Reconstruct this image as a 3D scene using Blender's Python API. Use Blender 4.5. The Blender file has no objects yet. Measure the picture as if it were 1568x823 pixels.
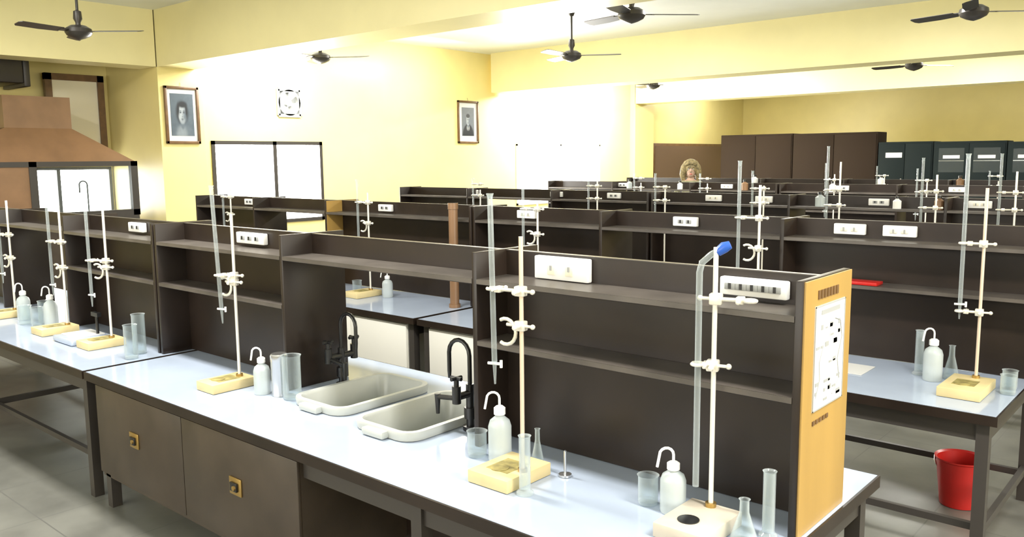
import bpy, bmesh, math, random
from mathutils import Matrix, Vector
random.seed(3)
H=1.72;T=0.87;FL=0.31;R=1.453;CE=3.3;S=1.33
# ---------- materials
def mat(name,col,rough=.5,metal=0,noise=0,scale=8,col2=None,bump=0,spec=.5,emis=None,es=0,alpha=1,stretch=None):
    m=bpy.data.materials.new(name);m.use_nodes=True;nt=m.node_tree;b=nt.nodes['Principled BSDF']
    b.inputs['Base Color'].default_value=(*col,1);b.inputs['Roughness'].default_value=rough;b.inputs['Metallic'].default_value=metal
    b.inputs['Specular IOR Level'].default_value=spec;b.inputs['Alpha'].default_value=alpha
    if emis: b.inputs['Emission Color'].default_value=(*emis,1);b.inputs['Emission Strength'].default_value=es
    if noise or col2 or bump:
        tc=nt.nodes.new('ShaderNodeTexCoord');mp=nt.nodes.new('ShaderNodeMapping')
        if stretch: mp.inputs['Scale'].default_value=stretch
        n=nt.nodes.new('ShaderNodeTexNoise');n.inputs['Scale'].default_value=scale;n.inputs['Detail'].default_value=6
        nt.links.new(tc.outputs['Object'],mp.inputs[0]);nt.links.new(mp.outputs[0],n.inputs['Vector'])
        c2=col2 or tuple(c*(1-noise) for c in col)
        r=nt.nodes.new('ShaderNodeValToRGB');r.color_ramp.elements[0].position=.35;r.color_ramp.elements[1].position=.65
        r.color_ramp.elements[0].color=(*c2,1);r.color_ramp.elements[1].color=(*col,1)
        nt.links.new(n.outputs['Fac'],r.inputs[0]);nt.links.new(r.outputs[0],b.inputs['Base Color'])
        if bump:
            bp=nt.nodes.new('ShaderNodeBump');bp.inputs['Strength'].default_value=bump;bp.inputs['Distance'].default_value=.01
            nt.links.new(n.outputs['Fac'],bp.inputs['Height']);nt.links.new(bp.outputs[0],b.inputs['Normal'])
    return m
M={}
M['wall']=mat('wall_paint',(.86,.74,.32),.35,noise=.05,scale=2,bump=.05)
M['ceil']=mat('ceiling_paint',(.82,.84,.80),.5,noise=.04,scale=2)
M['beam']=mat('beam_paint',(.88,.80,.44),.35,noise=.05,scale=2)
M['rack']=mat('dark_laminate',(.022,.014,.010),.36,noise=.35,scale=4,spec=.38)
M['dust_sheen']=mat('shelf_dust_sheen',(.10,.086,.075),.35,noise=.4,scale=5)  # pale skin for shelf tops and edges: dust plus reflections put into the colour
M['cab']=mat('brown_laminate',(.050,.037,.027),.4,noise=.25,scale=6)
M['top']=mat('table_laminate',(.40,.465,.58),.13,noise=.12,scale=2.2)
M['metal']=mat('dark_steel',(.04,.035,.032),.4)
M['wood']=mat('yellow_wood',(.42,.26,.07),.4,noise=.3,scale=3,stretch=(1,1,.15))
M['white']=mat('white_plastic',(.8,.8,.78),.4)
M['cream']=mat('cream_paint',(.78,.74,.6),.4)
M['cabw']=mat('cream_door',(.75,.74,.68),.35)
M['fan']=mat('fan_brown',(.04,.035,.03),.35)
M['glassp']=mat('window_daylight_glass',(1,1,1),.3,emis=(1,.99,.95),es=9)
M['copper']=mat('hood_brown',(.24,.135,.07),.35,noise=.2,scale=3)
M['cupb']=mat('cupboard_brown',(.022,.014,.009),.75,spec=.12)
M['cupg']=mat('cupboard_green',(.008,.013,.014),.7,spec=.12)
M['board']=mat('notice_brown',(.13,.08,.05),.5)
M['frame']=mat('frame_wood',(.16,.085,.035),.4,noise=.3,scale=10)
M['black']=mat('black_plastic',(.012,.012,.013),.3)
M['sink']=mat('sink_polypropylene',(.47,.49,.47),.3,noise=.08,scale=6)
M['rod']=mat('stand_rod',(.80,.78,.72),.25,metal=.3)
M['rodb']=mat('stand_rod_tan',(.66,.54,.42),.3,metal=.2)
M['clamp']=mat('clamp_metal',(.80,.77,.68),.3,metal=.4)
M['base']=mat('stand_base_cream',(.66,.54,.28),.45,noise=.12,scale=9)
M['base2']=mat('stand_base_pale',(.55,.49,.40),.45,noise=.12,scale=9)
M['brass']=mat('brass',(.45,.30,.10),.3,metal=.8)
M['steel']=mat('stainless',(.6,.6,.6),.2,metal=.9)
M['blue']=mat('blue_rubber',(.02,.09,.42),.35)
M['red']=mat('red_plastic',(.45,.015,.012),.35)
M['paper']=mat('paper',(.62,.62,.60),.5)
M['ink']=mat('print_grey',(.30,.31,.31),.6)
M['wbot']=mat('wash_bottle_plastic',(.58,.64,.65),.35,alpha=.62)
M['olive']=mat('yellow_sticker',(.36,.30,.10),.6,noise=.5,scale=25)
def glass_mat(name,tint=(.93,.96,.96),base=.10):
    m=bpy.data.materials.new(name);m.use_nodes=True;nt=m.node_tree;nt.nodes.clear()
    o=nt.nodes.new('ShaderNodeOutputMaterial');mx=nt.nodes.new('ShaderNodeMixShader');t=nt.nodes.new('ShaderNodeBsdfTransparent');t.inputs[0].default_value=(*tint,1)
    p=nt.nodes.new('ShaderNodeBsdfPrincipled');p.inputs['Base Color'].default_value=(.6,.65,.67,1);p.inputs['Roughness'].default_value=.08;p.inputs['Specular IOR Level'].default_value=1
    lw=nt.nodes.new('ShaderNodeLayerWeight');lw.inputs[0].default_value=.35
    mr=nt.nodes.new('ShaderNodeMapRange');mr.inputs['To Min'].default_value=base;mr.inputs['To Max'].default_value=.65
    nt.links.new(lw.outputs['Facing'],mr.inputs['Value']);nt.links.new(mr.outputs[0],mx.inputs[0])
    nt.links.new(t.outputs[0],mx.inputs[1]);nt.links.new(p.outputs[0],mx.inputs[2]);nt.links.new(mx.outputs[0],o.inputs[0]);return m
M['glass']=glass_mat('lab_glass',base=.05);M['bur']=glass_mat('burette_glass',base=.18)
def floor_mat():
    m=mat('stone_floor',(.17,.17,.15),.3,noise=.4,scale=2.5);nt=m.node_tree
    b=nt.nodes['Principled BSDF'];src=b.inputs['Base Color'].links[0].from_socket
    br=nt.nodes.new('ShaderNodeTexBrick');br.offset=0;br.inputs['Scale'].default_value=1;br.inputs['Brick Width'].default_value=.6;br.inputs['Row Height'].default_value=.6
    br.inputs['Mortar Size'].default_value=.004;br.inputs['Mortar'].default_value=(.11,.11,.10,1)
    tc=nt.nodes.new('ShaderNodeTexCoord');nt.links.new(tc.outputs['Object'],br.inputs['Vector'])
    nt.links.new(src,br.inputs['Color1']);nt.links.new(src,br.inputs['Color2']);nt.links.new(br.outputs['Color'],b.inputs['Base Color'])
    return m
M['floor']=floor_mat()
def portrait_mat(name,bg,layers,hw,hh,zc):
    """soft painted ellipses in the object's own metres: a printed photograph"""
    m=bpy.data.materials.new(name);m.use_nodes=True;nt=m.node_tree;b=nt.nodes['Principled BSDF'];b.inputs['Roughness'].default_value=.35
    tc=nt.nodes.new('ShaderNodeTexCoord');cur=nt.nodes.new('ShaderNodeRGB');cur.outputs[0].default_value=(*bg,1);cur=cur.outputs[0]
    nz=nt.nodes.new('ShaderNodeTexNoise');nz.inputs['Scale'].default_value=14;nt.links.new(tc.outputs['Object'],nz.inputs['Vector'])
    def add(a,bv):
        n=nt.nodes.new('ShaderNodeVectorMath');n.operation='ADD';nt.links.new(a,n.inputs[0]);n.inputs[1].default_value=bv;return n.outputs[0]
    for cy,cz,ry,rz,soft,col in layers:
        mp=add(tc.outputs['Object'],(0,-cy*hw,-(zc+cz*hh)))
        mu=nt.nodes.new('ShaderNodeVectorMath');mu.operation='MULTIPLY';nt.links.new(mp,mu.inputs[0]);mu.inputs[1].default_value=(0,1/(ry*hw),1/(rz*hh))
        ln=nt.nodes.new('ShaderNodeVectorMath');ln.operation='LENGTH';nt.links.new(mu.outputs[0],ln.inputs[0])
        mr=nt.nodes.new('ShaderNodeMapRange');mr.interpolation_type='SMOOTHSTEP';mr.inputs['From Min'].default_value=1-soft;mr.inputs['From Max'].default_value=1+soft*.5;mr.inputs['To Min'].default_value=1;mr.inputs['To Max'].default_value=0
        nt.links.new(ln.outputs['Value'],mr.inputs['Value'])
        mx=nt.nodes.new('ShaderNodeMix');mx.data_type='RGBA';nt.links.new(mr.outputs[0],mx.inputs['Factor']);nt.links.new(cur,mx.inputs['A']);mx.inputs['B'].default_value=(*col,1);cur=mx.outputs['Result']
    hs=nt.nodes.new('ShaderNodeMix');hs.data_type='RGBA';hs.blend_type='MULTIPLY';hs.inputs['Factor'].default_value=.35
    nt.links.new(cur,hs.inputs['A']);nt.links.new(nz.outputs['Fac'],hs.inputs['B']);nt.links.new(hs.outputs['Result'],b.inputs['Base Color']);return m
D=(.010,.014,.022);Lt=(.34,.38,.42);Md=(.11,.14,.18)
woman=[(0,.12,.58,.60,.35,D),(0,-1.05,.95,.60,.3,Md),(-.1,-.95,.5,.45,.5,(.22,.26,.3)),(0,-.40,.20,.32,.4,Md),(0,.04,.37,.47,.25,Lt),(.24,-.02,.18,.42,.9,Md),(0,-.30,.22,.15,.8,(.26,.30,.34)),(.05,.50,.42,.17,.5,D),(-.34,.25,.12,.34,.7,D),(.36,.2,.10,.36,.7,D),
 (-.15,.12,.11,.055,.8,Md),(.15,.12,.11,.055,.8,(.09,.11,.14)),(-.15,.11,.06,.022,.5,D),(.15,.11,.06,.022,.5,D),(-.16,.195,.11,.018,.7,(.05,.06,.08)),(.15,.195,.11,.018,.7,(.05,.06,.08)),(.05,-.02,.04,.14,.9,(.19,.23,.27)),(.01,-.095,.07,.022,.8,(.09,.11,.14)),(0,-.20,.11,.028,.6,(.05,.06,.08)),(0,-.265,.08,.02,.9,Md)]
man=[(0,-.95,.95,.85,.12,D),(0,-.38,.24,.22,.2,(.4,.42,.44)),(0,-.6,.07,.25,.2,D),(0,-.22,.15,.2,.3,Md),(0,.12,.30,.35,.15,Lt),(.2,.06,.12,.3,.9,Md),(0,.42,.32,.15,.3,D),
 (-.11,.17,.07,.03,.5,D),(.11,.17,.07,.03,.5,D),(0,.03,.05,.025,.6,Md),(0,-.05,.10,.025,.5,D)]
M['woman']=portrait_mat('photo_print_woman',(.085,.115,.15),woman,.173,.29,.41)
M['man']=portrait_mat('photo_print_man',(.14,.16,.19),man,.17,.29,.415)
# ---------- builder
class Bd:
    def __init__(s,name): s.n=name;s.bm=bmesh.new();s.ms=[]
    def mi(s,m):
        if isinstance(m,str): m=M[m]
        if m not in s.ms: s.ms.append(m)
        return s.ms.index(m)
    def box(s,x0,x1,y0,y1,z0,z1,m,bev=0,mtx=None):
        r=bmesh.ops.create_cube(s.bm,size=1)['verts']
        for v in r: v.co=Vector(((x0+x1)/2+v.co.x*(x1-x0),(y0+y1)/2+v.co.y*(y1-y0),(z0+z1)/2+v.co.z*(z1-z0)))
        fs=set(f for v in r for f in v.link_faces)
        if bev:
            g=bmesh.ops.bevel(s.bm,geom=list(set(e for v in r for e in v.link_edges)),offset=bev,segments=2,affect='EDGES',profile=.5)
            fs=set(g['faces'])|set(f for v in g['verts'] for f in v.link_faces)
        if mtx:
            for v in set(v for f in fs for v in f.verts): v.co=mtx@v.co
        i=s.mi(m)
        for f in fs: f.material_index=i
        return s
    def ring(s,c,a,b,r,seg): return [s.bm.verts.new(c+(a*math.cos(2*math.pi*k/seg)+b*math.sin(2*math.pi*k/seg))*r) for k in range(seg)]
    def sweep(s,pts,rs,m,seg=12,cap=True):
        pts=[Vector(p) for p in pts];i=s.mi(m);rings=[];a=None
        for k,p in enumerate(pts):
            t=(pts[min(k+1,len(pts)-1)]-pts[max(k-1,0)]).normalized()
            if a is None:
                a=t.cross(Vector((0,0,1)));a=a if a.length>1e-3 else Vector((1,0,0))
            a=(a-t*a.dot(t)).normalized();b=t.cross(a)
            rings.append(s.ring(p,a,b,rs[k] if isinstance(rs,(list,tuple)) else rs,seg))
        for q,w in zip(rings,rings[1:]):
            for k in range(seg):
                f=s.bm.faces.new((q[k],q[(k+1)%seg],w[(k+1)%seg],w[k]));f.material_index=i;f.smooth=True
        if cap:
            for q in (rings[0][::-1],rings[-1]):
                f=s.bm.faces.new(q);f.material_index=i
        return s
    def cyl(s,p,q,r,m,r2=None,seg=16,cap=True): return s.sweep([p,q],[r,r if r2 is None else r2],m,seg,cap)
    def lathe(s,prof,o,m,seg=24,mtx=None):
        i=s.mi(m);o=Vector(o);rings=[]
        for (r,z) in prof:
            q=s.ring(Vector((0,0,z)),Vector((1,0,0)),Vector((0,1,0)),max(r,1e-4),seg)
            for v in q: v.co=(mtx@v.co if mtx else v.co)+o
            rings.append(q)
        for q,w in zip(rings,rings[1:]):
            for k in range(seg):
                f=s.bm.faces.new((q[k],q[(k+1)%seg],w[(k+1)%seg],w[k]));f.material_index=i;f.smooth=True
        return s
    def ball(s,c,r,m,sc=(1,1,1),seg=16):
        g=bmesh.ops.create_uvsphere(s.bm,u_segments=seg,v_segments=max(8,seg*2//3),radius=r)['verts'];i=s.mi(m)
        for v in g: v.co=Vector((v.co.x*sc[0],v.co.y*sc[1],v.co.z*sc[2]))+Vector(c)
        for f in set(f for v in g for f in v.link_faces): f.material_index=i;f.smooth=True
        return s
    def poly(s,pts,m,th=None):
        i=s.mi(m);vs=[s.bm.verts.new(Vector(p)) for p in pts];f=s.bm.faces.new(vs);f.material_index=i
        if th:
            g=bmesh.ops.extrude_face_region(s.bm,geom=[f]);nv=[x for x in g['geom'] if isinstance(x,bmesh.types.BMVert)]
            for v in nv: v.co+=Vector(th)
            for v in nv:
                for ff in v.link_faces: ff.material_index=i
        return s
    def hexa(s,b,t,m):
        i=s.mi(m);vb=[s.bm.verts.new(Vector(p)) for p in b];vt=[s.bm.verts.new(Vector(p)) for p in t]
        for f in [vb[::-1],vt]+[[vb[k],vb[(k+1)%4],vt[(k+1)%4],vt[k]] for k in range(4)]:
            f=s.bm.faces.new(f);f.material_index=i
        return s
    def done(s,norm=True):
        if norm: bmesh.ops.recalc_face_normals(s.bm,faces=s.bm.faces)
        me=bpy.data.meshes.new(s.n);s.bm.to_mesh(me);s.bm.free()
        for m in s.ms: me.materials.append(m)
        try: me.set_sharp_from_angle(angle=math.radians(40))
        except Exception: pass
        o=bpy.data.objects.new(s.n,me);bpy.context.collection.objects.link(o);return o
# ---------- room
LW=-8.86;PX=-8.746
Bd('floor').box(-11,3,-2.5,18.4,FL-.1,FL,'floor').done()
Bd('ceiling').box(-11,3,-2.5,18.4,CE,CE+.1,'ceil').done()
def wallY(name,x0,x1,ya,yb,holes,m):
    b=Bd(name);hs=sorted(holes)
    ys=sorted(set([ya,yb]+[v for h in hs for v in h[:2]]))
    for y0,y1 in zip(ys,ys[1:]):
        cs=sorted([(h[2],h[3]) for h in hs if h[0]<(y0+y1)/2<h[1]]);z=FL
        for a,c in cs: b.box(x0,x1,y0,y1,z,a,m);z=c
        b.box(x0,x1,y0,y1,z,CE,m)
    return b.done()
W1=(5.03,6.54,.98,1.96);W3=(10.3,12.6,.98,1.96);W4=(3.5,4.38,1.1,1.68)
EF=(5.93,6.24,2.27,2.58)
wallY('wall_left',LW-.15,LW,4.9,18.3,[W1,EF,W3],'wall')
wallY('wall_alcove',-10.1,-9.95,-2.5,4.4,[W4],'wall')
Bd('wall_far').box(-9,3,18.3,18.45,FL,CE,'wall').done()
Bd('wall_right').box(3,3.1,-2.5,18.4,FL,CE,'wall').done()
Bd('wall_back').box(-10.1,3,-2.6,-2.5,FL,CE,'wall').done()
Bd('wall_pillar').box(-9.95,PX,4.4,4.9,FL,CE,'wall').done()
Bd('wall_pillar').box(-9.0,PX,13.6,14.25,FL,CE,'wall').done()
for y in (4.4,9.62,13.6): Bd('ceiling_beam').box(PX-.01,3,y,y+.42,2.72,CE,'beam').done()
Bd('ceiling_beam').box(-9.1,PX,-2.5,4.39,2.72,CE,'beam').done()
def window(name,w,fm,mull,x=LW,t=.03):
    b=Bd(name);y0,y1,z0,z1=w;fx=x+.01
    for a in [(y0,y1,z1-t,z1),(y0,y1,z0,z0+t),(y0,y0+t,z0,z1),(y1-t,y1,z0,z1)]+[(m-t*.6,m+t*.6,z0,z1) for m in mull]:
        b.box(fx-.07,fx+.01,a[0],a[1],a[2],a[3],fm)
    b.box(fx-.06,fx-.05,y0,y1,z0,z1,'glassp');b.done()
window('window_1',W1,'metal',[5.85],t=.042);window('window_2',W3,'white',[11.45]);window('window_3',W4,'metal',[3.8],x=-9.96)
# exhaust fan
b=Bd('exhaust_fan');y0,y1,z0,z1=EF;yc=(y0+y1)/2;zc=(z0+z1)/2
for a in [(y0,y1,z1-.02,z1+.02),(y0,y1,z0-.02,z0+.02),(y0-.02,y0+.02,z0,z1),(y1-.02,y1+.02,z0,z1)]: b.box(LW-.1,LW+.02,a[0],a[1],a[2],a[3],'ink')
rx=Matrix.Rotation(math.radians(90),4,'Y')
b.lathe([(.125,-.05),(.155,-.05),(.155,.03),(.125,.03),(.125,-.05)],(LW-.01,yc,zc),'ink',mtx=rx)
b.lathe([(0,.03),(.045,.025),(.05,-.03),(0,-.03)],(LW-.02,yc,zc),'ink',mtx=rx)
for k in range(5):
    a=k*2*math.pi/5;mt=Matrix.Translation((LW-.03,yc,zc))@Matrix.Rotation(a,4,'X')@Matrix.Rotation(.5,4,'Z')
    b.poly([mt@Vector(p) for p in [(0,-.01,.03),(0,-.045,.12),(0,.045,.125),(0,.015,.03)]],'ink',th=(.003,0,0))
b.box(LW-.14,LW-.13,y0-.01,y1+.01,z0-.01,z1+.01,'glassp');b.done()
# ---------- benches & racks
def bench(name,x0,x1,yf,yb,cabs=(),rails=True,back=None,legx=None,holes=()):
    b=Bd(name)
    xs=sorted(set([x0,x1]+[v for h in holes for v in h[:2]]));ys=sorted(set([yf,yb]+[v for h in holes for v in h[2:]]))
    for xa,xb in zip(xs,xs[1:]):
        for ya,yc in zip(ys,ys[1:]):
            if any(h[0]<(xa+xb)/2<h[1] and h[2]<(ya+yc)/2<h[3] for h in holes): continue
            b.box(xa,xb,ya,yc,T-.008,T,'top');b.box(xa,xb,ya,yc,T-.033,T-.008,'rack')
    for a in [(x0-.006,x1+.006,yf-.006,yf),(x0-.006,x1+.006,yb,yb+.006),(x0-.006,x0,yf,yb),(x1,x1+.006,yf,yb)]: b.box(*a,T-.034,T-.001,'rack')
    b.box(x0+.03,x1-.03,yf+.03,yf+.05,T-.1,T-.034,'metal');b.box(x0+.03,x1-.03,yb-.05,yb-.03,T-.1,T-.034,'metal')
    for x in (legx or (x0+.02,(x0+x1)/2,x1-.06)):
        for y in (yf+.02,yb-.06): b.box(x,x+.04,y,y+.04,FL,T-.034,'metal')
        b.box(x+.01,x+.03,yf+.03,yb-.03,FL+.12,FL+.15,'metal');b.box(x+.005,x+.035,yf+.03,yb-.03,T-.1,T-.034,'metal')
    if rails:
        for y in (yf+.09,yb-.11): b.box(x0+.03,x1-.03,y,y+.02,FL+.12,FL+.145,'metal')
    for (a,c,mm) in cabs:
        z1=T-.034
        if holes: b.box(a,c,yf+.02,yf+.2,FL+.13,z1,mm);b.box(a,c,yf+.2,yb-.05,FL+.13,T-.16,mm)
        else: b.box(a,c,yf+.02,yb-.05,FL+.13,z1,mm)
        n=2;w=(c-a)/n
        for k in range(n): b.box(a+k*w+.002,a+(k+1)*w-.002,yf+.008,yf+.02,FL+.15,T-.045,mm,bev=.0015)
        if mm=='cab':
            for k in range(n):
                cx=a+(k+.5)*w+(.0 if k else -.02)
                b.box(cx-.035,cx+.035,yf+.002,yf+.008,.63,.69,'brass',bev=.002)
                b.box(cx-.02,cx+.02,yf-.006,yf+.002,.645,.675,'black',bev=.002);b.cyl((cx+.01,yf-.012,.66),(cx+.01,yf,.66),.008,'brass')
    if back: b.box(back[0],back[1],(yf+yb)/2,(yf+yb)/2+.02,FL+.1,T-.16,'rack')
    return b.done()
def rack(name,xs,yf,opens=(),yellow=(),dep=.282):
    b=Bd(name);yb=yf+dep;yc=(yf+yb)/2;t=.018
    for i,x in enumerate(xs):
        b.box(x-t/2,x+t/2,yf,yb,T+.001,R,'rack',bev=.002)
        if i in yellow: b.box(x+t/2,x+t/2+.004,yf+.004,yb-.001,T+.001,R-.002,'wood')
    for i,(a,c) in enumerate(zip(xs,xs[1:])):
        a+=t/2;c-=t/2
        def shelf(z):
            b.box(a,c,yf,yb,z-.015,z,'rack',bev=.002)
            b.box(a,c,yf+.001,yc-.008,z,z+.001,'dust_sheen');b.box(a,c,yf-.001,yf,z-.013,z,'dust_sheen')
        shelf(1.375)
        b.box(a,c,yc-.008,yc+.008,1.375,R-.004,'rack');b.box(a,c,yc-.009,yc+.009,R-.004,R-.002,'dust_sheen')
        if i not in opens:
            b.box(a,c,yc-.006,yc+.006,T+.002,1.36,'rack');shelf(1.193)
    return b
SK=[(-2.48,-2.24,1.69,2.08),(-2.105,-1.865,1.66,2.06)]
bench('lab_bench',-3.55,-.69,1.401,2.273,cabs=[(-3.49,-2.09,'cab')],rails=False,back=(-3.4,-.72),legx=(-3.47,-1.6,-.75),holes=SK)
bench('lab_bench',-6.5,-3.58,1.401,2.273)
b=rack('reagent_rack',[-3.607,-2.65,-1.676,-.711],1.757,opens=(1,),yellow=(3,))
px=-.711+.009+.004
b.box(px,px+.002,1.815,1.995,1.15,1.39,'paper')
# printed chart: border, heading bars, a branching diagram and rows of lines
for a in [(1.815,1.995,1.15,1.153),(1.815,1.995,1.387,1.39),(1.815,1.818,1.15,1.39),(1.992,1.995,1.15,1.39),(1.85,1.96,1.368,1.378)]: b.box(px+.002,px+.003,*a,'ink')
for k in range(30):
    y=1.825+random.choice(range(6))*.026;z=1.165+random.choice(range(9))*.021
    b.box(px+.002,px+.003,y,y+random.uniform(.008,.024),z,z+random.uniform(.003,.012),'ink')
pts=[(1.83,1.18),(1.85,1.22),(1.845,1.26),(1.87,1.30),(1.90,1.31),(1.93,1.35),(1.965,1.34),(1.98,1.30),(1.955,1.25),(1.97,1.20),(1.93,1.17)]
b.sweep([(px+.0025,y,z) for y,z in pts],.0012,'ink',seg=4)
for k in range(7): b.box(px,px+.002,1.83+k*.018,1.842+k*.018,1.405,1.425,'frame')
for k in range(5): b.box(px,px+.002,1.82+k*.02,1.833+k*.02,1.118,1.128,'frame')
b.done()
rack('reagent_rack',[-6.55,-5.55,-4.6,-3.64],1.757,opens=(1,)).done()
bench('lab_bench',-3.32,-.562,3.04,3.912,cabs=[(-3.25,-2.5,'cabw')])
bench('lab_bench',-6.4,-3.36,3.04,3.912,cabs=[(-4.4,-3.43,'cabw')])
rack('reagent_rack',[-3.33,-2.45,-1.50,-.45],3.496,opens=(1,),yellow=(3,)).done()
rack('reagent_rack',[-6.434,-5.6,-4.72,-3.36],3.496,opens=(1,),yellow=(2,)).done()
for yf in (5.69,8.08,9.81):
    bench('lab_bench',-3.5,-.3,yf-.36,yf+.5);bench('lab_bench',-6.45,-3.54,yf-.36,yf+.5)
    rack('reagent_rack',[-3.5,-2.4,-1.4,-.35],yf,opens=(1,)).done();rack('reagent_rack',[-6.434,-5.5,-4.5,-3.54],yf,opens=(1,)).done()
# ---------- sinks and taps
def sink(x0,x1,y0,y1):
    b=Bd('laboratory_sink');zt=T+.03;zb=T-.12
    def loop(e,z,n=5,r=.04):
        pts=[];X0,X1,Y0,Y1=x0-e,x1+e,y0-e,y1+e;r=max(.008,r+e)
        for cx,cy,a0 in ((X1-r,Y1-r,0),(X0+r,Y1-r,90),(X0+r,Y0+r,180),(X1-r,Y0+r,270)):
            for k in range(n+1):
                a=math.radians(a0+90*k/n);pts.append(Vector((cx+r*math.cos(a),cy+r*math.sin(a),z)))
        return pts
    i=b.mi('sink');L=[loop(.022,T+.002),loop(.026,zt-.008),loop(.024,zt),loop(.006,zt),loop(0,zt-.008),loop(-.012,zb),loop(-.03,zb-.003)]
    R_=[[b.bm.verts.new(p) for p in l] for l in L];n=len(L[0])
    for q,w in zip(R_,R_[1:]):
        for k in range(n):
            f=b.bm.faces.new((q[k],q[(k+1)%n],w[(k+1)%n],w[k]));f.material_index=i;f.smooth=True
    f=b.bm.faces.new(R_[-1]);f.material_index=i
    xm=(x0+x1)/2;b.box(xm-.05,xm+.05,y0-.05,y0-.02,T+.002,zt-.004,'sink',bev=.006)
    b.lathe([(.02,zb-.002),(.016,zb+.004),(0,zb+.004)],(xm,(y0+y1)/2,0),'steel')
    return b.done()
for a in SK: sink(*a)
def tap(x,y,d=1):
    b=Bd('laboratory_tap');m='black'
    b.cyl((x,y,T+.001),(x,y,T+.015),.024,m);b.cyl((x,y,T+.01),(x,y,T+.15),.013,m)
    b.cyl((x,y,T+.04),(x,y,T+.075),.02,m)
    b.cyl((x,y-.06,T+.12),(x,y+.06,T+.12),.012,m)
    for s in (-1,1):
        b.cyl((x,y+s*.06,T+.10),(x,y+s*.06,T+.155),.014,m);b.cyl((x,y+s*.06,T+.155),(x,y+s*.06,T+.175),.008,m)
        b.cyl((x-.022,y+s*.06,T+.18),(x+.022,y+s*.06,T+.18),.006,m);b.cyl((x,y+s*.06-.022,T+.18),(x,y+s*.06+.022,T+.18),.006,m)
    b.cyl((x,y-.055,T+.115),(x+d*.09,y-.055,T+.105),.008,m);b.cyl((x+d*.09,y-.055,T+.115),(x+d*.09,y-.055,T+.05),.010,m,r2=.006)
    pts=[(x,y,T+.14),(x,y,T+.24)]+[(x+d*(.045-.045*math.cos(a)),y,T+.24+.045*math.sin(a)) for a in [math.pi*k/8 for k in range(1,9)]]+[(x+d*.09,y,T+.18)]
    b.sweep(pts,.007,m,seg=10);b.cyl((x+d*.09,y,T+.18),(x+d*.09,y,T+.155),.007,m,r2=.005)
    return b.done()
tap(-2.54,1.93,1);tap(-1.80,1.86,-1)
# ---------- glassware
def washbottle(x,y,z=T,h=.12,r=.033):
    b=Bd('wash_bottle');o=(x,y,z+.001)
    b.lathe([(0,0),(r*.95,0),(r,.005),(r,h*.72),(r*.85,h*.84),(r*.4,h*.93),(r*.38,h)],o,'wbot')
    b.lathe([(r*.5,h*.97),(r*.5,h*1.1),(r*.3,h*1.14),(0,h*1.14)],o,'white')
    R2=r*.55;zz=z+h*1.3;dx,dy=-.75,-.66
    pts=[(x,y,z+h*1.12),(x,y,zz)]+[(x+dx*R2*(1-math.cos(a)),y+dy*R2*(1-math.cos(a)),zz+R2*math.sin(a)) for a in [math.pi*k/7 for k in range(1,7)]]+[(x+dx*R2*2.3,y+dy*R2*2.3,zz-.03)]
    b.sweep(pts,.0035,'white',seg=8);return b.done()
def beaker(x,y,z=T,r=.03,h=.08,name='glass_beaker'):
    b=Bd(name);b.lathe([(0,.002),(r*.92,.002),(r,.008),(r,h*.95),(r*1.1,h),(r*.97,h-.002),(r*.95,.01),(0,.006)],(x,y,z+.001),'glass');return b.done(False)
def cylinder(x,y,z=T,r=.016,h=.15):
    b=Bd('measuring_cylinder');b.lathe([(0,0),(r*1.5,0),(r*1.5,.006),(r,.012),(r,h),(r*1.15,h+.004),(r*.85,h),(r*.85,.015),(0,.014)],(x,y,z+.001),'bur');return b.done(False)
def flask(x,y,z=T,r=.036,h=.1):
    b=Bd('conical_flask');b.lathe([(0,.001),(r*.95,.001),(r,.008),(r*.35,h*.7),(r*.33,h*.97),(r*.42,h),(r*.3,h*.98),(r*.3,h*.7),(r*.93,.01),(0,.008)],(x,y,z+.001),'glass');return b.done(False)
def can(x,y,z=T,r=.033,h=.15):
    b=Bd('steel_canister');b.lathe([(0,0),(r,0),(r,h*.8),(r*1.03,h*.81),(r*1.03,h*.97),(r*.9,h),(0,h)],(x,y,z+.001),'steel');return b.done()
def clamp(b,rx,ry,z,tx,ty,kind='jaw'):
    p=Vector((rx,ry,z));d=Vector((tx-rx,ty-ry,0));L=d.length;d.normalize();n=Vector((-d.y,d.x,0));m='clamp'
    rot=Matrix.Translation(p)@Matrix.Rotation(math.atan2(d.y,d.x),4,'Z')
    b.box(-.012,.016,-.012,.012,-.013,.013,m,bev=.003,mtx=rot)
    b.cyl(p-d*.012,p-d*.032,.004,m,seg=8);b.ball(p-d*.034,.007,m,(1,1,1),8)
    b.cyl(p+n*.012,p+n*.03,.004,m,seg=8);b.ball(p+n*.032,.007,m,(1,1,1),8)
    if kind=='jaw':
        q=p+d*(L-.016);b.cyl(p,q,.005,m,seg=8);b.box(L-.03,L-.012,-.012,.012,-.008,.008,m,bev=.002,mtx=rot)
        for s in (-1,1):
            pts=[rot@Vector((L+.014*math.cos(a),s*.014*math.sin(a)*1.0,0)) for a in [math.radians(k) for k in (170,130,90,50,20)]]
            b.sweep(pts,.0045,m,seg=8)
        b.cyl(rot@Vector((L-.02,-.03,0)),rot@Vector((L-.02,.03,0)),.003,m,seg=6);b.ball(rot@Vector((L-.02,-.032,0)),.006,m,(1,1,1),8)
    else:
        b.cyl(p,p+d*L*.5,.005,m,seg=8)
        pts=[rot@Vector((L*.55+.032*math.cos(a),0,-.02+.034*math.sin(a))) for a in [math.radians(k) for k in range(60,301,20)]]
        b.sweep(pts,.005,m,seg=8)
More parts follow.
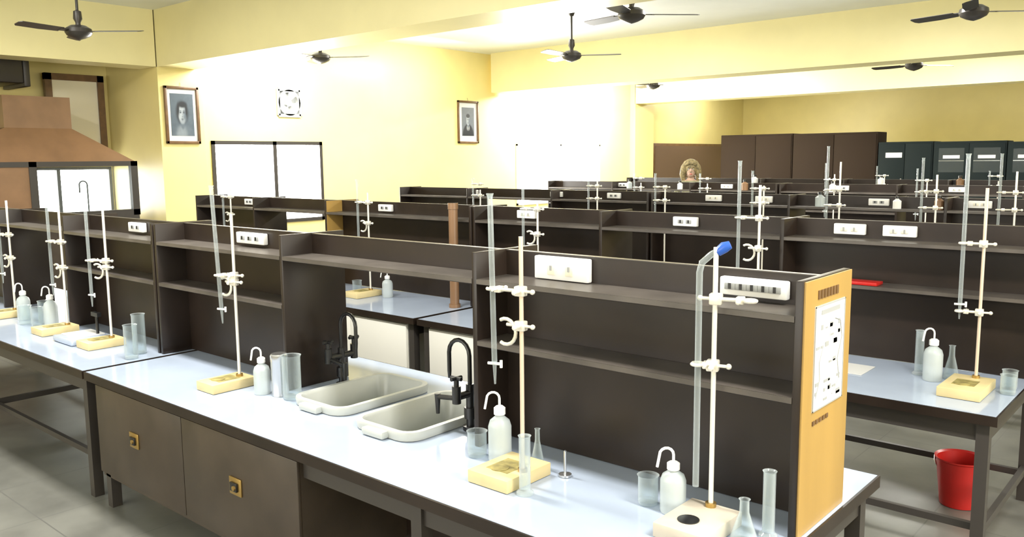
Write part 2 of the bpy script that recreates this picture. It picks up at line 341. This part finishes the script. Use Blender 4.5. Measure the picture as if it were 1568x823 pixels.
def stand(rx,ry,top,base,bz=T,bur=None,clamps=(),bm='base',rm='rod',bent=False,rr=.0058,br=.0075):
    b=Bd('retort_stand_with_burette' if bur else 'retort_stand')
    x0,x1,y0,y1=base
    b.box(x0,x1,y0,y1,bz+.001,bz+.036,bm,bev=.003)
    b.cyl((rx,ry,bz+.034),(rx,ry,bz+.046),.013,'brass',seg=12)
    b.cyl((rx,ry,bz+.03),(rx,ry,top),rr,rm,seg=12)
    xm,ym=(x0+x1)/2,(y0+y1)/2
    b.lathe([(.025,bz+.036),(.025,bz+.038),(.012,bz+.040),(0,bz+.040)],(xm-.008,ym-.03,0),'olive' if bm=='base' else 'black')
    if bm=='base': b.box(xm-.04,xm+.035,ym-.05,ym+.04,bz+.036,bz+.0365,'olive')
    if bur:
        bx,by,zt,zb=bur[:4];sx=bur[4] if len(bur)>4 else 0
        P=lambda z:Vector((bx+sx*(zt-z),by,z))
        if bent:
            b.sweep([P(zb),P(zt-.03),P(zt)+Vector((.006,0,-.008)),Vector((bx+.025,by+.01,zt+.012)),Vector((bx+.04,by+.016,zt+.02))],br,'bur',seg=12)
            b.sweep([Vector((bx+.036,by+.015,zt+.016)),Vector((bx+.05,by+.02,zt+.028)),Vector((bx+.062,by+.025,zt+.034))],[.010,.013,.009],'blue',seg=12)
        else:
            b.cyl(P(zb+.06),P(zt),br,'bur',seg=12);b.cyl(P(zb+.06),P(zb),br*.8,'bur',r2=.0025,seg=12)
            q=P(zb+.055);b.cyl(q+Vector((-.018,-.006,0)),q+Vector((.018,.006,0)),.004,'white',seg=8);b.cyl(q+Vector((.018,.006,-.01)),q+Vector((.018,.006,.01)),.004,'white',seg=8)
            b.lathe([(br*.2,-.02),(br*1.25,0),(br*1.25,.003)],P(zt),'bur')
    for c in clamps:
        z,kind=c[:2]
        if len(c)>2: tx,ty=rx+c[2],ry+c[3]
        elif bur: q=P(z);tx,ty=q.x,q.y
        else: tx,ty=rx-.07,ry-.02
        clamp(b,rx,ry,z,tx,ty,kind)
    return b.done()
# bench A right bay
stand(-.895,1.73,1.518,(-.955,-.825,1.57,1.75),bm='base2',bur=(-.93,1.72,1.49,.95),bent=True,clamps=[(1.40,'jaw',.075,.02),(1.245,'jaw')])
washbottle(-.99,1.72,h=.11,r=.031);beaker(-1.06,1.72,r=.025,h=.075);flask(-.785,1.675,r=.031,h=.10);cylinder(-.755,1.735,r=.014,h=.15)
stand(-1.38,1.62,1.525,(-1.505,-1.365,1.54,1.72),bur=(-1.475,1.61,1.63,1.13,.02),clamps=[(1.385,'jaw'),(1.295,'ring',-.09,-.01)],rm='rodb')
cylinder(-1.335,1.575,r=.015,h=.15);washbottle(-1.545,1.715,h=.14,r=.033);beaker(-1.62,1.70,r=.028,h=.075);flask(-1.43,1.742 ,r=.02,h=.11)
b=Bd('stirring_rod');b.lathe([(.018,0),(.018,.006),(.004,.01),(.004,.07),(0,.072)],(-1.33,1.737,T+.001),'steel',seg=12);b.done()
# bench A left bay
stand(-2.86,1.69,1.525,(-2.93,-2.81,1.55,1.73),bur=(-2.94,1.66,1.63,1.11,.06),clamps=[(1.295,'jaw'),(1.27,'ring',-.09,-.02)])
washbottle(-2.69,1.68,h=.12,r=.03);can(-2.62,1.71,r=.031,h=.155);beaker(-2.545,1.71,r=.033,h=.16,name='glass_jar')
# bench A far unit
stand(-3.98,1.70,1.525,(-4.06,-3.93,1.57,1.745),bur=(-4.07,1.66,1.62,1.05),clamps=[(1.27,'jaw'),(1.24,'ring')])
beaker(-3.63,1.63,r=.028,h=.15,name='glass_jar');beaker(-3.70,1.70,r=.028,h=.18,name='glass_jar')
b=Bd('balance_tray');b.box(-4.31,-4.09,1.56,1.75,T+.001,T+.03,'top',bev=.008);b.box(-4.28,-4.12,1.59,1.73,T+.03,T+.036,'white',bev=.002);b.cyl((-4.13,1.70,T+.03),(-4.13,1.70,T+.14),.007,'black');b.box(-4.17,-4.1,1.69,1.71,T+.12,T+.14,'black');b.done()
stand(-4.485,1.70,1.52,(-4.58,-4.44,1.56,1.74),bur=(-4.58,1.68,1.62,1.05),clamps=[(1.33,'jaw'),(1.2,'ring')])
washbottle(-4.69,1.70,h=.15,r=.034);beaker(-4.77,1.66,r=.03,h=.10);beaker(-4.84,1.72,r=.028,h=.12);beaker(-4.88,1.64,r=.032,h=.10);washbottle(-5.04,1.69,h=.14,r=.034)
stand(-5.2,1.70,1.52,(-5.28,-5.14,1.56,1.74),bur=(-5.29,1.68,1.6,1.05),clamps=[(1.33,'jaw'),(1.2,'ring')])
# bench B
stand(-.70,3.39,1.60,(-.78,-.64,3.18,3.42),bur=(-.765,3.38,1.72,1.12),clamps=[(1.40,'jaw'),(1.15,'jaw')],rm='rodb')
washbottle(-.85,3.40,h=.14,r=.034);cylinder(-.915,3.46,r=.016,h=.17);flask(-.80,3.46,r=.03,h=.13);beaker(-.60,3.44,r=.025,h=.07);beaker(-.59,3.36,r=.025,h=.07)
b=Bd('paper_sheet');b.box(-1.33,-1.08,3.3,3.47,T+.001,T+.003,'paper');b.done()
for X,tp,bt in [(-4.15,1.52,1.6),(-2.78,1.50,1.6),(-1.56,1.60,1.70),(-5.75,1.52,1.62)]:
    stand(X,3.40,tp,(X-.09,X+.05,3.25,3.45),bur=(X-.09,3.39,bt,1.1),clamps=[(1.46,'jaw'),(1.33,'ring')])
    washbottle(X+.14,3.42,h=.12);beaker(X-.16,3.42)
for (Y,L) in [(5.6,[(-5.2,1.55),(-3.92,1.75),(-3.3,1.6),(-2.52,1.62),(-2.0,1.78),(-1.42,1.7),(-1.0,1.72)]),(7.95,[(-5,1.55),(-4.2,1.55),(-2.9,1.65),(-2.1,1.6),(-1.2,1.65)]),(9.7,[(-5.3,1.5),(-3,1.6),(-1.9,1.55)])]:
    for X,tp in L:
        stand(X,Y-.05,tp-.1,(X-.07,X+.07,Y-.2,Y+.0),bur=(X-.08,Y-.06,tp,1.15),clamps=[(1.5,'jaw'),(1.4,'jaw')])
b=Bd('copper_pipe');b.cyl((-3.42,3.42,T+.001),(-3.42,3.42,1.475),.027,'copper',seg=20);b.cyl((-3.42,3.42,1.44),(-3.42,3.42,1.475),.030,'copper',seg=20);b.cyl((-3.42,3.42,T+.001),(-3.42,3.42,T+.02),.034,'copper',seg=20);b.done()
b=Bd('red_booklet');b.box(-1.27,-1.1,3.50,3.58,1.195,1.208,'red',bev=.002);b.done()
# reagent bottles on the far rack tops
for (X,Y,mm,h) in [(-5.3,8.13,'wbot',.1),(-4.65,8.13,'white',.09),(-3.9,8.13,'copper',.11),(-3.0,8.13,'white',.1),(-2.2,5.74,'wbot',.1),(-1.7,5.74,'white',.08),(-3.1,9.86,'white',.12),(-2.3,9.86,'copper',.12),(-4.6,9.86,'white',.12),(-1.45,5.74,'copper',.09)]:
    b=Bd('reagent_bottle');r=h*.32;b.lathe([(0,0),(r,0),(r,h*.62),(r*.4,h*.76),(r*.4,h*.84)],(X,Y,1.377),mm,seg=16);b.lathe([(r*.5,h*.82),(r*.5,h),(0,h)],(X,Y,1.377),'black',seg=16);b.done()
# socket boxes on rack lips
def socket(x0,x1,y,z0,z1,n=2,dark=False):
    b=Bd('socket_box');b.box(x0,x1,y-.022,y,z0,z1,'white',bev=.004);w=(x1-x0)/(n+1)
    for k in range(n):
        cx=x0+(k+1)*w;b.box(cx-.014,cx+.014,y-.025,y-.021,z0+.014,z1-.014,'ink' if dark else 'cream',bev=.001)
        b.box(cx-.003,cx+.003,y-.028,y-.024,(z0+z1)/2-.006,(z0+z1)/2+.008,'black' if dark else 'ink')
    return b.done()
yl=1.757+.141-.0095
socket(-1.54,-1.35,yl,1.378,1.444,2);socket(-.955,-.785,yl,1.388,1.432,5,True);socket(-3.13,-2.93,yl,1.39,1.435,3,True);socket(-4.1,-3.95,yl,1.39,1.435,2,True)
for yf,xs in ((3.496,(-5.9,-4.3,-3.1,-1.32,-1.12,-2.1)),(5.69,(-5.6,-4.6,-4.0,-3.1,-2.7,-1.9,-1.3)),(8.08,(-5.5,-4.2,-3.0,-2,-1.2))):
    for x in xs: socket(x,x+.13,yf+.141-.0095,1.39,1.435,2,random.random()<.5)
# ---------- bucket
b=Bd('red_bucket');o=(-.79,3.66,FL+.002);b.lathe([(0,0),(.072,0),(.092,.185),(.098,.19),(.098,.196),(.088,.19),(.07,.01),(0,.01)],o,'red',seg=32)
b.sweep([(o[0]+.098*math.cos(a),o[1]-.06*math.sin(a),o[2]+.185-.06*math.sin(a)) for a in [math.pi*k/12 for k in range(13)]],.003,'steel',seg=6);b.done()
# ---------- portraits
def portrait(y0,y1,z0,z1,x,pm,my,mz):
    b=Bd('framed_portrait');w=.03
    for a in [(y0,y1,z1-w,z1),(y0,y1,z0,z0+w),(y0,y0+w,z0,z1),(y1-w,y1,z0,z1)]: b.box(x,x+.025,*a,'frame',bev=.004)
    b.box(x,x+.008,y0+w,y1-w,z0+w,z1-w,'paper')
    b.box(x+.008,x+.010,y0+w+my,y1-w-my,z0+w+mz,z1-w-mz*.85,pm)
    b.cyl((x+.01,(y0+y1)/2,z1),(x+.002,(y0+y1)/2,z1+.04),.002,'black',seg=6)
    return b.done()
portrait(4.45,4.84,1.92,2.53,PX+.002,'woman',.035,.055);portrait(8.98,9.42,1.96,2.585,LW+.002,'man',.06,.08)
# ---------- fume hood
b=Bd('fume_hood');m='copper'
xb=-9.7;xf=-8.80;ya,yb_=2.3,4.14
b.hexa([(xb,ya,1.73),(xf,ya,1.73),(xf,yb_,1.73),(xb,yb_,1.73)],[(xb,3.0,2.07),(-9.05,3.0,2.07),(-9.05,3.62,2.07),(xb,3.62,2.07)],m)
b.box(xb,-9.05,3.0,3.62,2.07,2.38,m)
for a in [(ya,yb_+.01,1.69,1.74),(ya,yb_+.01,1.18,1.24),(3.10,3.17,1.18,1.74),(4.08,4.15,1.18,1.74)]: b.box(xf-.06,xf,*a,'metal')
b.box(xf-.05,xf-.01,ya,3.10,1.24,1.70,m);b.box(xb,xf-.01,ya,ya+.04,1.24,1.7,m)
b.box(xf-.035,xf-.03,3.17,4.08,1.24,1.69,'glass')
b.box(xb,xf,ya,yb_,1.10,1.18,'metal');b.box(xb+.05,xf-.03,ya+.05,yb_-.05,FL,1.10,'cab')
b.sweep([(-9.1,3.75,1.18),(-9.1,3.75,1.5)]+[(-9.1,3.75-.04+.04*math.cos(a),1.5+.04*math.sin(a)) for a in (.5,1,1.6,2.2,2.8)]+[(-9.1,3.67,1.42)],.008,'black')
b.done()
b=Bd('shutter_panel')
for a in [(3.68,4.30,2.62,2.69),(3.68,3.75,1.75,2.69),(4.23,4.30,1.75,2.69),(3.68,4.3,1.75,1.82)]: b.box(-9.86,-9.8,*a,'frame')
b.box(-9.85,-9.82,3.75,4.23,1.82,2.62,'cream');b.done()
b=Bd('exhaust_duct');b.box(-9.9,-9.3,1.2,3.3,2.52,2.9,'metal',bev=.02);b.box(-9.9,-9.3,3.3,3.36,2.49,2.93,'metal',bev=.01)
b.cyl((-9.6,2.2,2.9),(-9.6,2.2,CE),.02,'metal');b.done()
# ---------- ceiling fans
def fan(x,y,z,ang,rad=.52):
    b=Bd('ceiling_fan');m='fan';o=(x,y,z)
    b.lathe([(0,CE-z),(.055,CE-z),(.05,CE-z-.03),(.02,CE-z-.1),(.012,CE-z-.1)],o,m)
    b.cyl((x,y,z+.05),(x,y,CE-.05),.011,m)
    b.lathe([(.011,.17),(.03,.16),(.035,.1),(.02,.07),(.02,.05),(.06,.045),(.10,.02),(.105,-.01),(.09,-.035),(.05,-.055),(.02,-.065),(0,-.07)],o,m,seg=32)
    for k in range(3):
        a=ang+k*2*math.pi/3;mt=Matrix.Translation(o)@Matrix.Rotation(a,4,'Z')@Matrix.Rotation(math.radians(12),4,'X')
        def P(u,v,w): return mt@Vector((u,v,w))
        b.hexa([P(.08,-.02,-.004),P(.17,-.03,-.004),P(.17,.03,-.004),P(.08,.02,-.004)],[P(.08,-.02,.002),P(.17,-.03,.002),P(.17,.03,.002),P(.08,.02,.002)],m)
        pts=[(.15,-.05),(rad*.6,-.062),(rad-.02,-.055),(rad,-.03),(rad,.03),(rad-.02,.05),(rad*.6,.045),(.15,.04)]
        b.poly([P(u,v,-.002) for u,v in pts],m,th=(0,0,.004))
    return b.done()
for x,y,a in [(-7.37,3.06,.75),(-7.46,5.54,.6),(-5.5,7.31,.6),(-3.63,5.58,.8),(-6.83,11.1,.5),(-3.17,11.1,.9),(-1.68,7.32,.7)]: fan(x,y,2.8,a)
# ---------- cupboards
def cupboard(x0,x1,y,zt,m,glass=False):
    b=Bd('storage_cupboard');b.box(x0,x1,y+.01,y+.45,FL,zt,m,bev=.008);xm=(x0+x1)/2
    for a,c in ((x0+.02,xm-.005),(xm+.005,x1-.02)):
        b.box(a,c,y,y+.012,FL+.08,zt-.03,m,bev=.004)
        if glass:
            b.box(a+.06,c-.06,y-.004,y+.001,1.45,zt-.1,'glass');b.box(a+.06,c-.06,y-.003,y,1.62,1.63,'steel')
            b.box(a+.12,c-.12,y-.006,y-.004,1.66,1.71,'paper')
        elif zt<2 and a==x0+.02: b.box(a+.1,a+.35,y-.003,y,zt-.25,zt-.17,'paper')
    b.box(xm-.05,xm-.03,y-.02,y,1.2,1.35,'steel')
    return b.done()
cupboard(-7.35,-6.0,14.3,2.11,'cupb');cupboard(-5.99,-4.58,14.3,2.10,'cupb')
cupboard(-4.56,-3.74,14.28,1.93,'cupg');cupboard(-3.73,-2.73,14.28,1.92,'cupg',True);cupboard(-2.72,-1.6,14.28,1.9,'cupg',True)
b=Bd('notice_board');b.box(LW+.002,LW+.03,14.4,17.4,1.2,2.0,'frame',bev=.005);b.box(LW+.03,LW+.034,14.45,17.35,1.25,1.95,'board');b.done()
# ---------- person (metric, then converted)
M['skin']=mat('skin',(.45,.30,.22),.5);M['hair']=mat('blonde_hair',(.33,.26,.12),.6,noise=.65,scale=30);M['shirt']=mat('olive_shirt',(.25,.24,.14),.7,noise=.2);M['trouser']=mat('dark_trousers',(.04,.04,.05),.7)
def person(px_,py_,rotz,sc=1.0):
    sk=[((0,0,1.0),.15),((0,0,1.15),.14),((0,0,1.35),.16),((0,0,1.50),.13),((0,0,1.57),.06),((0,.01,1.64),.055),
        ((.19,0,1.50),.07),((.24,0,1.22),.05),((.25,-.08,1.0),.038),((-.19,0,1.50),.07),((-.24,0,1.22),.05),((-.25,-.08,1.0),.038),
        ((.10,0,.90),.10),((.11,0,.50),.07),((.11,0,.10),.05),((.11,-.14,.05),.045),((-.10,0,.90),.10),((-.11,0,.50),.07),((-.11,0,.10),.05),((-.11,-.14,.05),.045)]
    ed=[(0,1),(1,2),(2,3),(3,4),(4,5),(3,6),(6,7),(7,8),(3,9),(9,10),(10,11),(0,12),(12,13),(13,14),(14,15),(0,16),(16,17),(17,18),(18,19)]
    me=bpy.data.meshes.new('tmp');me.from_pydata([p for p,_ in sk],ed,[]);o=bpy.data.objects.new('tmp',me);bpy.context.collection.objects.link(o)
    o.modifiers.new('s','SKIN')
    for i,(p,r) in enumerate(sk): me.skin_vertices[0].data[i].radius=(r,r*.8);me.skin_vertices[0].data[i].use_root=(i==0)
    s2=o.modifiers.new('u','SUBSURF');s2.levels=2
    dg=bpy.context.evaluated_depsgraph_get();em=bpy.data.meshes.new_from_object(o.evaluated_get(dg))
    bpy.data.objects.remove(o)
    b=Bd('standing_person');b.bm.from_mesh(em)
    b.mi('shirt'),b.mi('trouser'),b.mi('skin')
    for f in b.bm.faces:
        c=f.calc_center_median();f.smooth=True
        f.material_index=2 if (c.z>1.56 or (abs(c.x)>.2 and c.z<1.05)) else (1 if c.z<.98 else 0)
    for s in (-1,1):
        b.ball((s*.25,-.10,.95),.035,'skin',(.6,1,1.2),12)
        for k in range(4): b.sweep([(s*.25,-.13+k*.02,.93),(s*.245,-.135+k*.02,.88),(s*.235,-.125+k*.02,.845+.008*(k%2))],[.010,.009,.007],'skin',seg=8)
        b.sweep([(s*.24,-.14,.96),(s*.225,-.165,.93),(s*.22,-.165,.90)],[.011,.010,.008],'skin',seg=8)
    hz=1.73
    b.ball((0,0,hz),.105,'skin',(.78,.95,1.22),32)
    b.ball((0,-.03,hz-.055),.07,'skin',(.85,.95,.95),24)
    b.sweep([(0,-.095,hz+.02),(0,-.118,hz-.02),(0,-.098,hz-.035)],[.009,.015,.010],'skin',seg=10)
    for s in (-1,1):
        b.ball((s*.032,-.088,hz+.015),.014,'white',(1.1,.6,.7),12);b.ball((s*.032,-.096,hz+.015),.007,'black',(1,.6,1),10)
        b.sweep([(s*.016,-.098,hz+.036),(s*.034,-.098,hz+.042),(s*.052,-.088,hz+.036)],.004,'frame',seg=6)
        b.ball((s*.083,.005,hz),.022,'skin',(.4,.7,1.2),12)
    b.sweep([(-.025,-.088,hz-.065),(0,-.098,hz-.062),(.025,-.088,hz-.065)],[.003,.007,.003],'red',seg=8)
    b.ball((0,.03,hz+.04),.14,'hair',(.95,.92,1.0),32)
    for s in (-1,1): b.sweep([(s*.06,-.04,hz+.13),(s*.11,-.04,hz+.05),(s*.125,-.005,hz-.07),(s*.11,.02,hz-.18)],[.04,.045,.05,.03],'hair',seg=12)
    b.sweep([(-.09,-.06,hz+.08),(-.03,-.09,hz+.12),(.05,-.085,hz+.11),(.10,-.03,hz+.06)],[.03,.035,.035,.03],'hair',seg=12)
    mt=Matrix.Translation((px_,py_,FL))@Matrix.Scale(sc/S,4)@Matrix.Rotation(rotz,4,'Z')
    for v in b.bm.verts: v.co=mt@v.co
    return b.done()
person(-4.93,8.86,math.radians(30),.97)
# ---------- lights
def area(name,loc,rot,sx,sy,e,col=(1,1,1)):
    l=bpy.data.lights.new(name,'AREA');l.shape='RECTANGLE';l.size=sx*S;l.size_y=sy*S;l.energy=e;l.color=col
    o=bpy.data.objects.new(name,l);o.location=loc;o.rotation_euler=rot;bpy.context.collection.objects.link(o);return o
for x in (-6.5,-3,0.5):
    for y in (1.5,7,12,16): area('ceiling_fill_light',(x,y,CE-.12),(0,0,0),1.2,.3,(165 if y<14 else 40),(1,.97,.90))  # unseen fill lamps added under the ceiling to light the room
# added unseen fill lamps under the ceiling, tilted to whiten the left wall
for y,e,L_ in ((5.6,75,.9),(7.9,30,1.0),(11.3,300,2.2),(15.6,40,1.2)):
    area('wall_wash_fill',(-7.9,y,CE-.25),(0,math.radians(50),0),.12,L_,e,(1,.98,.92))
area('daylight_fill',(2.8,2,1.9),(0,math.radians(90),0),1.6,5,240)  # added soft fill lamp; the right wall has no window
area('daylight_fill',(-3,-2.4,1.9),(math.radians(90),0,0),6,1.6,240)  # added soft fill lamp behind the camera; this wall has no window
for w_,e in ((W1,300),(W3,420)):
    area('daylight_fill',(LW-.02,(w_[0]+w_[1])/2,(w_[2]+w_[3])/2),(0,math.radians(-90),0),w_[3]-w_[2],w_[1]-w_[0],e,(1,.99,.96))
w=bpy.data.worlds.new('sky');bpy.context.scene.world=w;w.use_nodes=True
w.node_tree.nodes['Background'].inputs[0].default_value=(1,1,1,1);w.node_tree.nodes['Background'].inputs[1].default_value=1.5
# ---------- camera
psi,th,ro=[math.radians(a) for a in (41.044,7.395,-.587)]
F=Vector((-math.sin(psi)*math.cos(th),math.cos(psi)*math.cos(th),-math.sin(th)))
r0=Vector((math.cos(psi),math.sin(psi),0));u0=r0.cross(F)
r=math.cos(ro)*r0+math.sin(ro)*u0;u=-math.sin(ro)*r0+math.cos(ro)*u0
cd=bpy.data.cameras.new('camera');cd.sensor_width=36;cd.lens=1291.994/1568*36;co=bpy.data.objects.new('camera',cd)
bpy.context.collection.objects.link(co);bpy.context.scene.camera=co
mw=Matrix((r,u,-F)).transposed().to_4x4();mw.translation=Vector((0,0,H));co.matrix_world=mw
bpy.context.scene.view_settings.view_transform='Standard';bpy.context.scene.view_settings.exposure=.3
# ---------- scale to metres, floor at z=0
for o in list(bpy.data.objects):
    if o.type=='MESH':
        o.data.transform(Matrix.Scale(S,4)@Matrix.Translation((0,0,-FL)))
        vs=o.data.vertices
        mn=Vector([min(v.co[i] for v in vs) for i in range(3)]);mx=Vector([max(v.co[i] for v in vs) for i in range(3)]);c=(mn+mx)/2;c.z=mn.z
        o.data.transform(Matrix.Translation(-c));o.location=c
    else: o.location=(o.location-Vector((0,0,FL)))*S
